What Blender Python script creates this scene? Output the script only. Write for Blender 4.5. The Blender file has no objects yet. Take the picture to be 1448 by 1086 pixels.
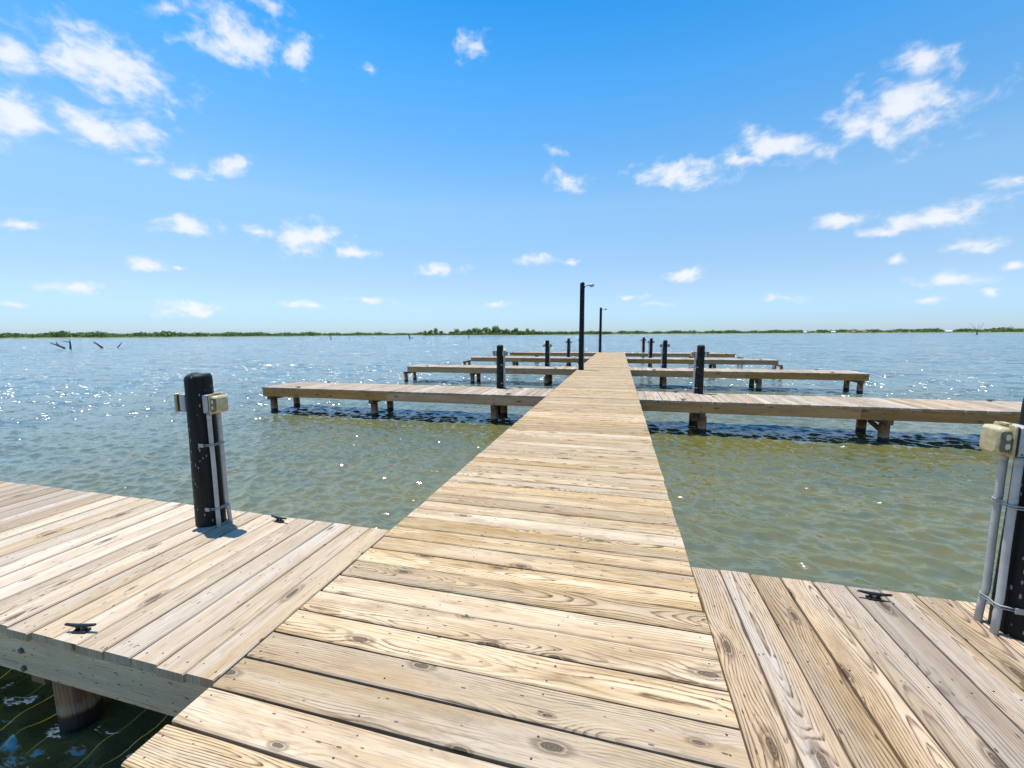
import bpy, math, random
import numpy as np
from mathutils import Vector, Matrix

random.seed(7)
sc = bpy.context.scene
col = sc.collection
R = math.radians
PI = math.pi
WATER_Z = -0.635          # the lake surface; the deck tops are at z = 0

# ------------------------------------------------------------------ tagging
def tag(o, label=None, cat=None, group=None, kind=None):
    if label: o['label'] = label
    if cat: o['category'] = cat
    if group: o['group'] = group
    if kind: o['kind'] = kind
    return o

def empty(name, loc=(0, 0, 0), rot=(0, 0, 0), label=None, cat=None, group=None):
    o = bpy.data.objects.new(name, None)
    o.empty_display_size = 0.1
    o.location = loc
    o.rotation_euler = rot
    col.objects.link(o)
    return tag(o, label, cat, group)

def copy_tree(o, parent=None):
    c = o.copy()
    col.objects.link(c)
    if parent is not None:
        c.parent = parent
    for ch in list(o.children):
        copy_tree(ch, c)
    return c

# ------------------------------------------------------------------ mesh builder
class MB:
    """collects shapes; every face corner carries a board uv (metres) and a per-piece random colour"""
    def __init__(self):
        self.v = []; self.f = []; self.uv = []; self.c = []; self.m = []; self.s = []
    def face(self, idx, uv=None, c=(0.5, 0.5, 0.5), m=0, smooth=False):
        self.f.append(tuple(idx)); self.m.append(m); self.s.append(smooth)
        for k in range(len(idx)):
            self.uv.append(uv[k] if uv else (0, 0))
            self.c.append((c[0], c[1], c[2], 1))
    def board(self, p0, axis, L, side, w, t, c, seg=6, cham=0.004, bow=0.0, m=0, wear=0.0):
        """plank: p0 = middle of the near end of the top face; axis / side unit vectors; up = axis x side or its mirror (z)"""
        a = Vector(axis); s = Vector(side); up = a.cross(s)
        if up.z < -0.001 or (abs(up.z) < 0.001 and (up.x + up.y) < 0): up = -up
        p0 = Vector(p0)
        h = w / 2
        prof = [(-h, -t), (-h, -cham), (-h + cham, 0), (h - cham, 0), (h, -cham), (h, -t)]
        n0 = len(self.v)
        rb = random.uniform(-1, 1) * bow
        rj = [random.uniform(-wear, wear) for _ in range(2 * (seg + 1))]
        for i in range(seg + 1):
            k = i / seg
            off = rb * 4 * k * (1 - k)
            for (x, z) in prof:
                xx = x + off + (rj[2 * i] if x < 0 else rj[2 * i + 1])
                self.v.append(tuple(p0 + a * (L * k) + s * xx + up * z))
        flip = (a.cross(s)).dot(up) < 0
        np_ = len(prof)
        vv = [-h - t, -h, -h + cham, h - cham, h, h + t]
        for i in range(seg):
            for j in range(np_):
                j2 = (j + 1) % np_
                if j == np_ - 1:      # underside
                    ua, ub = -h, h
                else:
                    ua, ub = vv[j], vv[j2]
                q = [n0 + i * np_ + j, n0 + i * np_ + j2, n0 + (i + 1) * np_ + j2, n0 + (i + 1) * np_ + j]
                u0, u1 = L * i / seg, L * (i + 1) / seg
                uvs = [(u0, ua), (u0, ub), (u1, ub), (u1, ua)]
                if not flip:
                    q = q[::-1]; uvs = uvs[::-1]
                self.face(q, uvs, c, m)
        e0 = [n0 + j for j in range(np_)]
        e1 = [n0 + seg * np_ + j for j in range(np_)]
        euv = [(0.3 + z * 0.9, x) for (x, z) in prof]
        c2 = (c[0], min(1, c[1] + 0.35), c[2])
        if flip:
            self.face(e0[::-1], euv[::-1], c2, m); self.face(e1, euv, c2, m)
        else:
            self.face(e0, euv, c2, m); self.face(e1[::-1], euv[::-1], c2, m)
    def box(self, c0, size, c=(0.5, 0.5, 0.5), m=0, cham=0.0):
        x, y, z = (k / 2 for k in size); cx, cy, cz = c0
        if cham <= 0:
            n = len(self.v)
            for dz in (-z, z):
                for dx, dy in ((-x, -y), (x, -y), (x, y), (-x, y)):
                    self.v.append((cx + dx, cy + dy, cz + dz))
            for q in ((3, 2, 1, 0), (4, 5, 6, 7), (0, 1, 5, 4), (1, 2, 6, 5), (2, 3, 7, 6), (3, 0, 4, 7)):
                self.face([n + k for k in q], None, c, m)
        else:
            self.rbox(c0, size, cham, c, m)
    def rbox(self, c0, size, r, c=(0.5, 0.5, 0.5), m=0, axis='x', taper=1.0, n=4, inset=None):
        """rounded box: rounded rectangle extruded along axis with chamfered ends; taper scales the far end"""
        ax = 'xyz'.index(axis); b, d = [(1, 2), (2, 0), (0, 1)][ax]
        L = size[ax] / 2; hb = size[b] / 2; hd = size[d] / 2
        ring = []
        for q in range(4):
            sx = (1, -1, -1, 1)[q]; sy = (1, 1, -1, -1)[q]
            for k in range(n + 1):
                t = PI / 2 * (q + k / n)
                ring.append((sx * (hb - r) + r * math.cos(t), sy * (hd - r) + r * math.sin(t)))
        ch = min(r * 0.6, L * 0.5)
        secs = [(-L, (hb - ch) / hb), (-L + ch, 1.0), (L - ch, taper), (L, taper * (hb - ch) / hb)]
        n0 = len(self.v); N = len(ring)
        for (p, s) in secs:
            for (x, y) in ring:
                vv = [0, 0, 0]; vv[ax] = c0[ax] + p; vv[b] = c0[b] + x * s; vv[d] = c0[d] + y * s
                self.v.append(tuple(vv))
        for i in range(len(secs) - 1):
            for j in range(N):
                j2 = (j + 1) % N
                self.face([n0 + i * N + j, n0 + i * N + j2, n0 + (i + 1) * N + j2, n0 + (i + 1) * N + j], None, c, m, True)
        self.face([n0 + j for j in range(N)][::-1], None, c, m)
        self.face([n0 + 3 * N + j for j in range(N)], None, c, m)
    def tube(self, pts, rad, n=10, c=(0.5, 0.5, 0.5), m=0, cap=True, smooth=True):
        """swept round tube; rad may be a list"""
        pts = [Vector(p) for p in pts]
        rads = rad if isinstance(rad, (list, tuple)) else [rad] * len(pts)
        n0 = len(self.v); ref = None
        acc = 0.0; us = []
        for i, p in enumerate(pts):
            if i: acc += (pts[i] - pts[i - 1]).length
            us.append(acc)
            t = (pts[min(i + 1, len(pts) - 1)] - pts[max(i - 1, 0)]).normalized()
            if ref is None:
                ref = Vector((1, 0, 0)) if abs(t.x) < 0.9 else Vector((0, 1, 0))
            u = (ref - t * ref.dot(t)).normalized(); w = t.cross(u); ref = u
            for k in range(n):
                a = 2 * PI * k / n
                self.v.append(tuple(p + (u * math.cos(a) + w * math.sin(a)) * rads[i]))
        for i in range(len(pts) - 1):
            for k in range(n):
                k2 = (k + 1) % n
                v0, v1 = k / n * 0.6, (k + 1) / n * 0.6
                self.face([n0 + i * n + k, n0 + i * n + k2, n0 + (i + 1) * n + k2, n0 + (i + 1) * n + k],
                          [(us[i], v0), (us[i], v1), (us[i + 1], v1), (us[i + 1], v0)], c, m, smooth)
        if cap:
            self.face([n0 + k for k in range(n)][::-1], None, c, m)
            e = n0 + (len(pts) - 1) * n
            self.face([e + k for k in range(n)], None, c, m)
    def disc(self, p, r, n=6, c=(0.5, 0.5, 0.5), m=0, h=0.0015, axis=(0, 0, 1)):
        a = Vector(axis)
        self.tube([Vector(p) - a * 0.004, Vector(p) + a * h], [r, r * 0.85], n, c, m, True, False)
    def build(self, name, mats, parent=None, loc=(0, 0, 0)):
        me = bpy.data.meshes.new(name)
        me.from_pydata(self.v, [], self.f)
        uvl = me.uv_layers.new(name='UVMap')
        uvl.data.foreach_set('uv', np.array(self.uv, dtype=np.float32).ravel())
        ca = me.color_attributes.new('piece', 'FLOAT_COLOR', 'CORNER')
        ca.data.foreach_set('color', np.array(self.c, dtype=np.float32).ravel())
        if not isinstance(mats, (list, tuple)): mats = [mats]
        for m in mats: me.materials.append(m)
        me.polygons.foreach_set('material_index', np.array(self.m, dtype=np.int32))
        me.polygons.foreach_set('use_smooth', np.array(self.s, dtype=bool))
        me.update()
        o = bpy.data.objects.new(name, me)
        o.location = loc
        col.objects.link(o)
        if parent is not None: o.parent = parent
        return o

# ------------------------------------------------------------------ node helpers
class NT:
    def __init__(self, tree):
        self.t = tree
    def n(self, typ, **kw):
        nd = self.t.nodes.new(typ)
        for k, v in kw.items(): setattr(nd, k, v)
        return nd
    def put(self, sock, val):
        if hasattr(val, 'is_output') or isinstance(val, bpy.types.NodeSocket):
            self.t.links.new(val, sock)
        else:
            sock.default_value = val
    def math(self, op, a, b=0.0, c=0.0, clamp=False):
        nd = self.n('ShaderNodeMath', operation=op, use_clamp=clamp)
        self.put(nd.inputs[0], a); self.put(nd.inputs[1], b); self.put(nd.inputs[2], c)
        return nd.outputs[0]
    def vec(self, x, y, z=0.0):
        nd = self.n('ShaderNodeCombineXYZ')
        for i, k in enumerate((x, y, z)): self.put(nd.inputs[i], k)
        return nd.outputs[0]
    def noise(self, v, scale=1.0, detail=3.0, rough=0.5, dist=0.0, out=0):
        nd = self.n('ShaderNodeTexNoise')
        self.put(nd.inputs['Vector'], v); nd.inputs['Scale'].default_value = scale
        nd.inputs['Detail'].default_value = detail; nd.inputs['Roughness'].default_value = rough
        nd.inputs['Distortion'].default_value = dist
        return nd.outputs[out]
    def step(self, v, lo, hi, a=0.0, b=1.0, smooth=True):
        nd = self.n('ShaderNodeMapRange')
        nd.interpolation_type = 'SMOOTHSTEP' if smooth else 'LINEAR'
        self.put(nd.inputs['Value'], v)
        for k, x in zip(('From Min', 'From Max', 'To Min', 'To Max'), (lo, hi, a, b)): self.put(nd.inputs[k], x)
        return nd.outputs['Result']
    def mix(self, f, a, b, blend='MIX'):
        nd = self.n('ShaderNodeMix', data_type='RGBA', blend_type=blend)
        self.put(nd.inputs[0], f)
        self.put(nd.inputs[6], a if not isinstance(a, tuple) else (*a, 1)[:4])
        self.put(nd.inputs[7], b if not isinstance(b, tuple) else (*b, 1)[:4])
        return nd.outputs[2]

def new_mat(name):
    m = bpy.data.materials.new(name); m.use_nodes = True
    nt = NT(m.node_tree)
    return m, nt, m.node_tree.nodes['Principled BSDF']

# ------------------------------------------------------------------ wood
def wood(name, light, mid, dark, grey, grey_amt=0.35, ring_freq=110.0, contrast=1.0, specks=0.0, knots=1.0, bump=0.5):
    m, N, bs = new_mat(name)
    uvn = N.n('ShaderNodeUVMap', uv_map='UVMap')
    sep = N.n('ShaderNodeSeparateXYZ'); N.put(sep.inputs[0], uvn.outputs[0])
    u, v = sep.outputs[0], sep.outputs[1]
    at = N.n('ShaderNodeAttribute', attribute_name='piece')
    sc_ = N.n('ShaderNodeSeparateColor'); N.put(sc_.inputs[0], at.outputs['Color'])
    r1, tone, r3 = sc_.outputs[0], sc_.outputs[1], sc_.outputs[2]
    r2 = N.math('FRACT', N.math('MULTIPLY', r1, 17.31))
    r4 = N.math('FRACT', N.math('MULTIPLY', r1, 53.77))
    uu = N.math('MULTIPLY_ADD', r1, 61.0, u)
    vo = N.math('MULTIPLY_ADD', r2, 37.0, v)
    # knots
    vor = N.n('ShaderNodeTexVoronoi', voronoi_dimensions='2D', feature='F1')
    N.put(vor.inputs['Vector'], N.vec(N.math('MULTIPLY', uu, 2.1), N.math('MULTIPLY', vo, 6.0)))
    vor.inputs['Scale'].default_value = 1.0
    kc = N.n('ShaderNodeSeparateColor'); N.put(kc.inputs[0], vor.outputs['Color'])
    keep = N.math('MULTIPLY', N.math('GREATER_THAN', kc.outputs[0], 0.52), knots)
    kd = N.math('ADD', vor.outputs['Distance'], N.math('MULTIPLY', N.math('SUBTRACT', N.noise(N.vec(N.math('MULTIPLY', uu, 30), N.math('MULTIPLY', vo, 45), r1), 1.0, 2), 0.5), 0.05))
    bulge = N.math('MULTIPLY', N.step(kd, 0.0, 0.42, 1.0, 0.0), keep)
    ks = N.math('MULTIPLY_ADD', kc.outputs[1], 0.065, 0.03)
    kin = N.math('DIVIDE', kd, ks)
    core = N.math('MULTIPLY', N.step(kin, 0.75, 1.15, 1.0, 0.0), keep)
    kring = N.math('MULTIPLY', N.math('MULTIPLY', N.step(kin, 1.0, 1.25, 0.0, 1.0), N.step(kin, 1.4, 2.2, 1.0, 0.0)), keep)
    # growth rings cut by the face of the board
    slow = N.noise(N.vec(N.math('MULTIPLY', uu, 0.55), N.math('MULTIPLY', r2, 91.0), 0.0), 1.0, 2.0, 0.45)
    depth = N.math('ABSOLUTE', N.math('MULTIPLY_ADD', slow, 0.34, -0.15))
    wob = N.math('MULTIPLY', N.math('SUBTRACT', N.noise(N.vec(N.math('MULTIPLY', uu, 1.7), N.math('MULTIPLY', vo, 6.0), r4), 1.0, 2.0), 0.5), 0.05)
    v0 = N.math('MULTIPLY', N.math('SUBTRACT', r4, 0.5), 0.17)
    lat = N.math('ADD', N.math('SUBTRACT', v, v0), wob)
    rad = N.math('SQRT', N.math('ADD', N.math('MULTIPLY', lat, lat), N.math('MULTIPLY', depth, depth)))
    rad = N.math('MULTIPLY_ADD', bulge, 0.026, rad)
    fine = N.math('MULTIPLY', N.math('SUBTRACT', N.noise(N.vec(N.math('MULTIPLY', uu, 5.0), N.math('MULTIPLY', vo, 60.0), r1), 1.0, 3.0), 0.5), 0.4)
    fr = N.math('MULTIPLY_ADD', r3, ring_freq * 0.7, ring_freq * 0.65)
    ph = N.math('FRACT', N.math('ADD', N.math('MULTIPLY', rad, fr), fine))
    late = N.math('MULTIPLY', N.step(ph, 0.42, 0.88, 0.0, 1.0), N.step(ph, 0.88, 0.99, 1.0, 0.0))
    # per board line strength, also varies along it
    lstr = N.math('MULTIPLY', N.math('ADD', N.step(r4, 0.0, 1.0, 0.35, 1.0, False), N.step(N.noise(N.vec(N.math('MULTIPLY', uu, 0.9), N.math('MULTIPLY', vo, 8), 3.0), 1.0, 2), 0.35, 0.65, -0.35, 0.25)), contrast, clamp=True)
    brk = N.step(N.noise(N.vec(N.math('MULTIPLY', uu, 14.0), N.math('MULTIPLY', vo, 170.0), r2), 1.0, 3.0, 0.6), 0.34, 0.60, 0.35, 1.0)
    late = N.math('MULTIPLY', N.math('MULTIPLY', late, lstr), brk)
    c = N.mix(N.step(N.noise(N.vec(N.math('MULTIPLY', uu, 1.2), N.math('MULTIPLY', vo, 11.0), r2), 1.0, 4.0, 0.6), 0.36, 0.66), light, mid)
    c = N.mix(N.math('MULTIPLY', tone, 0.85), c, tuple(0.55 * a + 0.45 * b for a, b in zip(mid, dark)))
    # weathering to grey in long streaks
    g = N.step(N.noise(N.vec(N.math('MULTIPLY', uu, 0.8), N.math('MULTIPLY', vo, 14.0), N.math('MULTIPLY', r1, 9)), 1.0, 4.0, 0.6), 0.42, 0.68)
    g = N.math('MULTIPLY', g, N.math('MULTIPLY_ADD', r3, grey_amt * 1.2, grey_amt * 0.4))
    c = N.mix(g, c, grey)
    c = N.mix(late, c, dark)
    # fibre streaks
    fib = N.step(N.noise(N.vec(N.math('MULTIPLY', uu, 6.0), N.math('MULTIPLY', vo, 330.0), r1), 1.0, 3.0, 0.6), 0.48, 0.74)
    c = N.mix(N.math('MULTIPLY', fib, 0.46), c, tuple(x * 0.95 for x in dark))
    # broad tan stains
    st = N.step(N.noise(N.vec(N.math('MULTIPLY', uu, 1.6), N.math('MULTIPLY', vo, 7.0), N.math('MULTIPLY', r3, 5)), 1.0, 5.0, 0.65), 0.55, 0.72)
    c = N.mix(N.math('MULTIPLY', st, 0.65), c, tuple(0.5 * a + 0.5 * b for a, b in zip(mid, dark)))
    # grime rubbed into the surface
    gr = N.step(N.noise(N.vec(N.math('MULTIPLY', uu, 7.0), N.math('MULTIPLY', vo, 24.0), N.math('MULTIPLY', r1, 3)), 1.0, 6.0, 0.7), 0.52, 0.72)
    c = N.mix(N.math('MULTIPLY', gr, 0.32), c, tuple(x * 1.1 for x in dark))
    # drying cracks
    crk = N.step(N.noise(N.vec(N.math('MULTIPLY', uu, 2.2), N.math('MULTIPLY', vo, 150.0), N.math('MULTIPLY', r2, 7)), 1.0, 2.0, 0.5), 0.70, 0.74)
    c = N.mix(N.math('MULTIPLY', crk, 0.8), c, (0.03, 0.022, 0.015))
    # knots on top
    c = N.mix(N.math('MULTIPLY', kring, 0.5), c, tuple(x * 0.6 for x in dark))
    krc = N.step(N.math('FRACT', N.math('MULTIPLY', kin, 3.2)), 0.2, 0.9)
    c = N.mix(N.math('MULTIPLY', core, 0.88), c, N.mix(krc, (0.035, 0.024, 0.016), (0.15, 0.10, 0.06)))
    # small dark specks (old holes, mildew)
    sp = N.n('ShaderNodeTexVoronoi', voronoi_dimensions='2D', feature='F1')
    N.put(sp.inputs['Vector'], N.vec(N.math('MULTIPLY', uu, 14.0), N.math('MULTIPLY', vo, 40.0))); sp.inputs['Scale'].default_value = 1.0
    sk = N.n('ShaderNodeSeparateColor'); N.put(sk.inputs[0], sp.outputs['Color'])
    spd = N.math('MULTIPLY', N.step(N.math('DIVIDE', sp.outputs['Distance'], N.math('MULTIPLY_ADD', sk.outputs[1], 0.13, 0.04)), 0.7, 1.1, 1.0, 0.0),
                 N.math('GREATER_THAN', sk.outputs[0], 0.90 - 0.5 * specks))
    c = N.mix(N.math('MULTIPLY', spd, 0.72), c, (0.035, 0.025, 0.016))
    # board to board brightness
    br = N.n('ShaderNodeHueSaturation')
    N.put(br.inputs['Value'], N.step(r2, 0.0, 1.0, 0.74, 1.06, False))
    N.put(br.inputs['Saturation'], N.step(r4, 0.0, 1.0, 0.85, 1.18, False))
    N.put(br.inputs['Color'], c)
    N.put(bs.inputs['Base Color'], br.outputs['Color'])
    bs.inputs['Roughness'].default_value = 0.75
    bs.inputs['Specular IOR Level'].default_value = 0.25
    bp = N.n('ShaderNodeBump'); bp.inputs['Strength'].default_value = bump; bp.inputs['Distance'].default_value = 0.002
    hgt = N.math('ADD', N.math('MULTIPLY', late, 0.5), N.math('MULTIPLY', fib, -0.35))
    hgt = N.math('ADD', hgt, N.math('MULTIPLY', crk, -1.2)); hgt = N.math('ADD', hgt, N.math('MULTIPLY', core, 0.6))
    N.put(bp.inputs['Height'], hgt)
    N.put(bs.inputs['Normal'], bp.outputs['Normal'])
    return m

W_WALK = wood('walkway_wood', (0.63, 0.485, 0.305), (0.475, 0.325, 0.16), (0.11, 0.058, 0.024), (0.46, 0.40, 0.315), 0.38, 105, 1.45)
W_LEFT = wood('pale_finger_wood', (0.615, 0.51, 0.375), (0.51, 0.385, 0.25), (0.18, 0.12, 0.07), (0.56, 0.51, 0.44), 0.5, 120, 0.75, 0.1)
W_RIGHT = wood('grained_finger_wood', (0.56, 0.42, 0.28), (0.42, 0.30, 0.18), (0.085, 0.052, 0.028), (0.46, 0.41, 0.35), 0.6, 105, 1.45, 0.1)
W_FAR = wood('weathered_finger_wood', (0.52, 0.425, 0.315), (0.40, 0.30, 0.20), (0.17, 0.11, 0.065), (0.46, 0.41, 0.35), 0.6, 120, 0.5)
W_FASC = wood('fascia_wood', (0.62, 0.335, 0.155), (0.49, 0.25, 0.105), (0.16, 0.075, 0.025), (0.47, 0.32, 0.18), 0.3, 90, 0.8, 0.1)
W_PALEF = wood('pale_fascia_wood', (0.84, 0.67, 0.46), (0.72, 0.55, 0.35), (0.30, 0.21, 0.12), (0.62, 0.53, 0.40), 0.6, 70, 0.6, 0.85, 1.0)
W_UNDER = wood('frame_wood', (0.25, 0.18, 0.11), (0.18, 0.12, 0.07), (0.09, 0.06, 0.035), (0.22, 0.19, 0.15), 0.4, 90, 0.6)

def simple(name, c, rough=0.5, metal=0.0, var=0.15, scale=20.0, spec=0.4, bump=0.0):
    m, N, bs = new_mat(name)
    tc = N.n('ShaderNodeTexCoord')
    f = N.step(N.noise(tc.outputs['Object'], scale, 4.0, 0.6), 0.3, 0.7)
    cc = N.mix(f, tuple(x * (1 - var) for x in c), tuple(min(1, x * (1 + var)) for x in c))
    N.put(bs.inputs['Base Color'], cc)
    bs.inputs['Roughness'].default_value = rough; bs.inputs['Metallic'].default_value = metal
    bs.inputs['Specular IOR Level'].default_value = spec
    if bump:
        bp = N.n('ShaderNodeBump'); bp.inputs['Strength'].default_value = bump; bp.inputs['Distance'].default_value = 0.004
        N.put(bp.inputs['Height'], N.noise(tc.outputs['Object'], scale * 2, 4.0)); N.put(bs.inputs['Normal'], bp.outputs['Normal'])
    return m

M_NAIL = simple('rusty_nail', (0.045, 0.035, 0.03), 0.6, 0.4)
M_BOLT = simple('galvanised_bolt', (0.13, 0.13, 0.125), 0.6, 0.5)
M_IRON = simple('black_iron', (0.016, 0.016, 0.018), 0.42, 0.2, 0.3, 60)
M_PVC = simple('grey_conduit', (0.43, 0.415, 0.385), 0.42, 0.0, 0.10, 14)
M_GREY = simple('grey_box_metal', (0.44, 0.43, 0.42), 0.45, 0.0, 0.10, 18)
M_GASK = simple('black_gasket', (0.02, 0.02, 0.022), 0.6)
M_STRAP = simple('strap_metal', (0.33, 0.33, 0.32), 0.5, 0.3)
M_LAMPHEAD = simple('lamp_housing', (0.42, 0.39, 0.33), 0.5, 0.1)
M_LENS = simple('lamp_lens', (0.5, 0.5, 0.46), 0.2)
M_SNAG = simple('dead_wood', (0.055, 0.045, 0.04), 0.85, 0, 0.3, 3)

def mat_cover():
    m, N, bs = new_mat('yellowed_clear_cover')
    tc = N.n('ShaderNodeTexCoord')
    f = N.step(N.noise(tc.outputs['Object'], 35, 4, 0.6), 0.35, 0.7)
    N.put(bs.inputs['Base Color'], N.mix(f, (0.52, 0.42, 0.19), (0.70, 0.62, 0.42)))
    bs.inputs['Roughness'].default_value = 0.28
    bs.inputs['Transmission Weight'].default_value = 0.22
    return m
M_COVER = mat_cover()
M_WIN = simple('dim_cover_window', (0.13, 0.12, 0.07), 0.15, 0.0, 0.4, 40, 0.6)
M_SOCK = simple('ivory_socket', (0.60, 0.55, 0.36), 0.3)

def mat_post():
    m, N, bs = new_mat('black_post')
    tc = N.n('ShaderNodeTexCoord')
    mp = N.n('ShaderNodeMapping'); N.put(mp.inputs['Vector'], tc.outputs['Object']); mp.inputs['Scale'].default_value = (70, 70, 26)
    vo = N.n('ShaderNodeTexVoronoi'); N.put(vo.inputs['Vector'], mp.outputs[0]); vo.inputs['Scale'].default_value = 1.0
    k = N.n('ShaderNodeSeparateColor'); N.put(k.inputs[0], vo.outputs['Color'])
    dots = N.math('MULTIPLY', N.step(N.math('ADD', vo.outputs['Distance'], N.math('MULTIPLY', N.noise(mp.outputs[0], 2.5, 3), 0.25)), 0.36, 0.44, 1.0, 0.0), N.math('GREATER_THAN', k.outputs[0], 0.80))
    mp2 = N.n('ShaderNodeMapping'); N.put(mp2.inputs['Vector'], tc.outputs['Object']); mp2.inputs['Scale'].default_value = (30, 30, 3)
    base = N.mix(N.step(N.noise(mp2.outputs[0], 1.0, 4, 0.6), 0.35, 0.75), (0.005, 0.006, 0.0065), (0.014, 0.016, 0.016))
    N.put(bs.inputs['Base Color'], N.mix(N.math('MULTIPLY', dots, 0.7), base, (0.33, 0.32, 0.27)))
    bs.inputs['Roughness'].default_value = 0.55; bs.inputs['Specular IOR Level'].default_value = 0.2
    bp = N.n('ShaderNodeBump'); bp.inputs['Strength'].default_value = 0.4; bp.inputs['Distance'].default_value = 0.004
    N.put(bp.inputs['Height'], N.noise(mp2.outputs[0], 1.5, 4)); N.put(bs.inputs['Normal'], bp.outputs['Normal'])
    return m
M_POST = mat_post()

def mat_pile():
    m, N, bs = new_mat('wet_pile_wood')
    g = N.n('ShaderNodeNewGeometry'); s = N.n('ShaderNodeSeparateXYZ'); N.put(s.inputs[0], g.outputs['Position'])
    tc = N.n('ShaderNodeTexCoord')
    mp = N.n('ShaderNodeMapping'); N.put(mp.inputs['Vector'], tc.outputs['Object']); mp.inputs['Scale'].default_value = (35, 35, 2.5)
    streak = N.step(N.noise(mp.outputs[0], 1.0, 4, 0.6), 0.35, 0.7)
    c = N.mix(streak, (0.40, 0.17, 0.055), (0.16, 0.075, 0.03))
    z = N.math('ADD', s.outputs[2], N.math('MULTIPLY', N.noise(tc.outputs['Object'], 14, 3), 0.05))
    scum = N.math('MULTIPLY', N.step(z, WATER_Z + 0.115, WATER_Z + 0.125), N.step(z, WATER_Z + 0.145, WATER_Z + 0.185, 1.0, 0.0))
    c = N.mix(N.math('MULTIPLY', scum, 0.45), c, (0.36, 0.31, 0.23))
    c = N.mix(N.step(z, WATER_Z + 0.10, WATER_Z + 0.12, 1.0, 0.0), c, (0.02, 0.014, 0.009))
    N.put(bs.inputs['Base Color'], c)
    bs.inputs['Roughness'].default_value = 0.6
    bp = N.n('ShaderNodeBump'); bp.inputs['Strength'].default_value = 0.5; bp.inputs['Distance'].default_value = 0.006
    N.put(bp.inputs['Height'], streak); N.put(bs.inputs['Normal'], bp.outputs['Normal'])
    return m
M_PILE = mat_pile()

# ------------------------------------------------------------------ water
def axis(lo, hi, a, b, d0, g):
    mid = list(np.arange(a, b + d0 * 0.5, d0))
    up = []; x = mid[-1]; d = d0
    while x < hi: d *= (1 + g); x += d; up.append(x)
    dn = []; x = mid[0]; d = d0
    while x > lo: d *= (1 + g); x -= d; dn.append(x)
    return np.array(dn[::-1] + mid + up)

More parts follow.
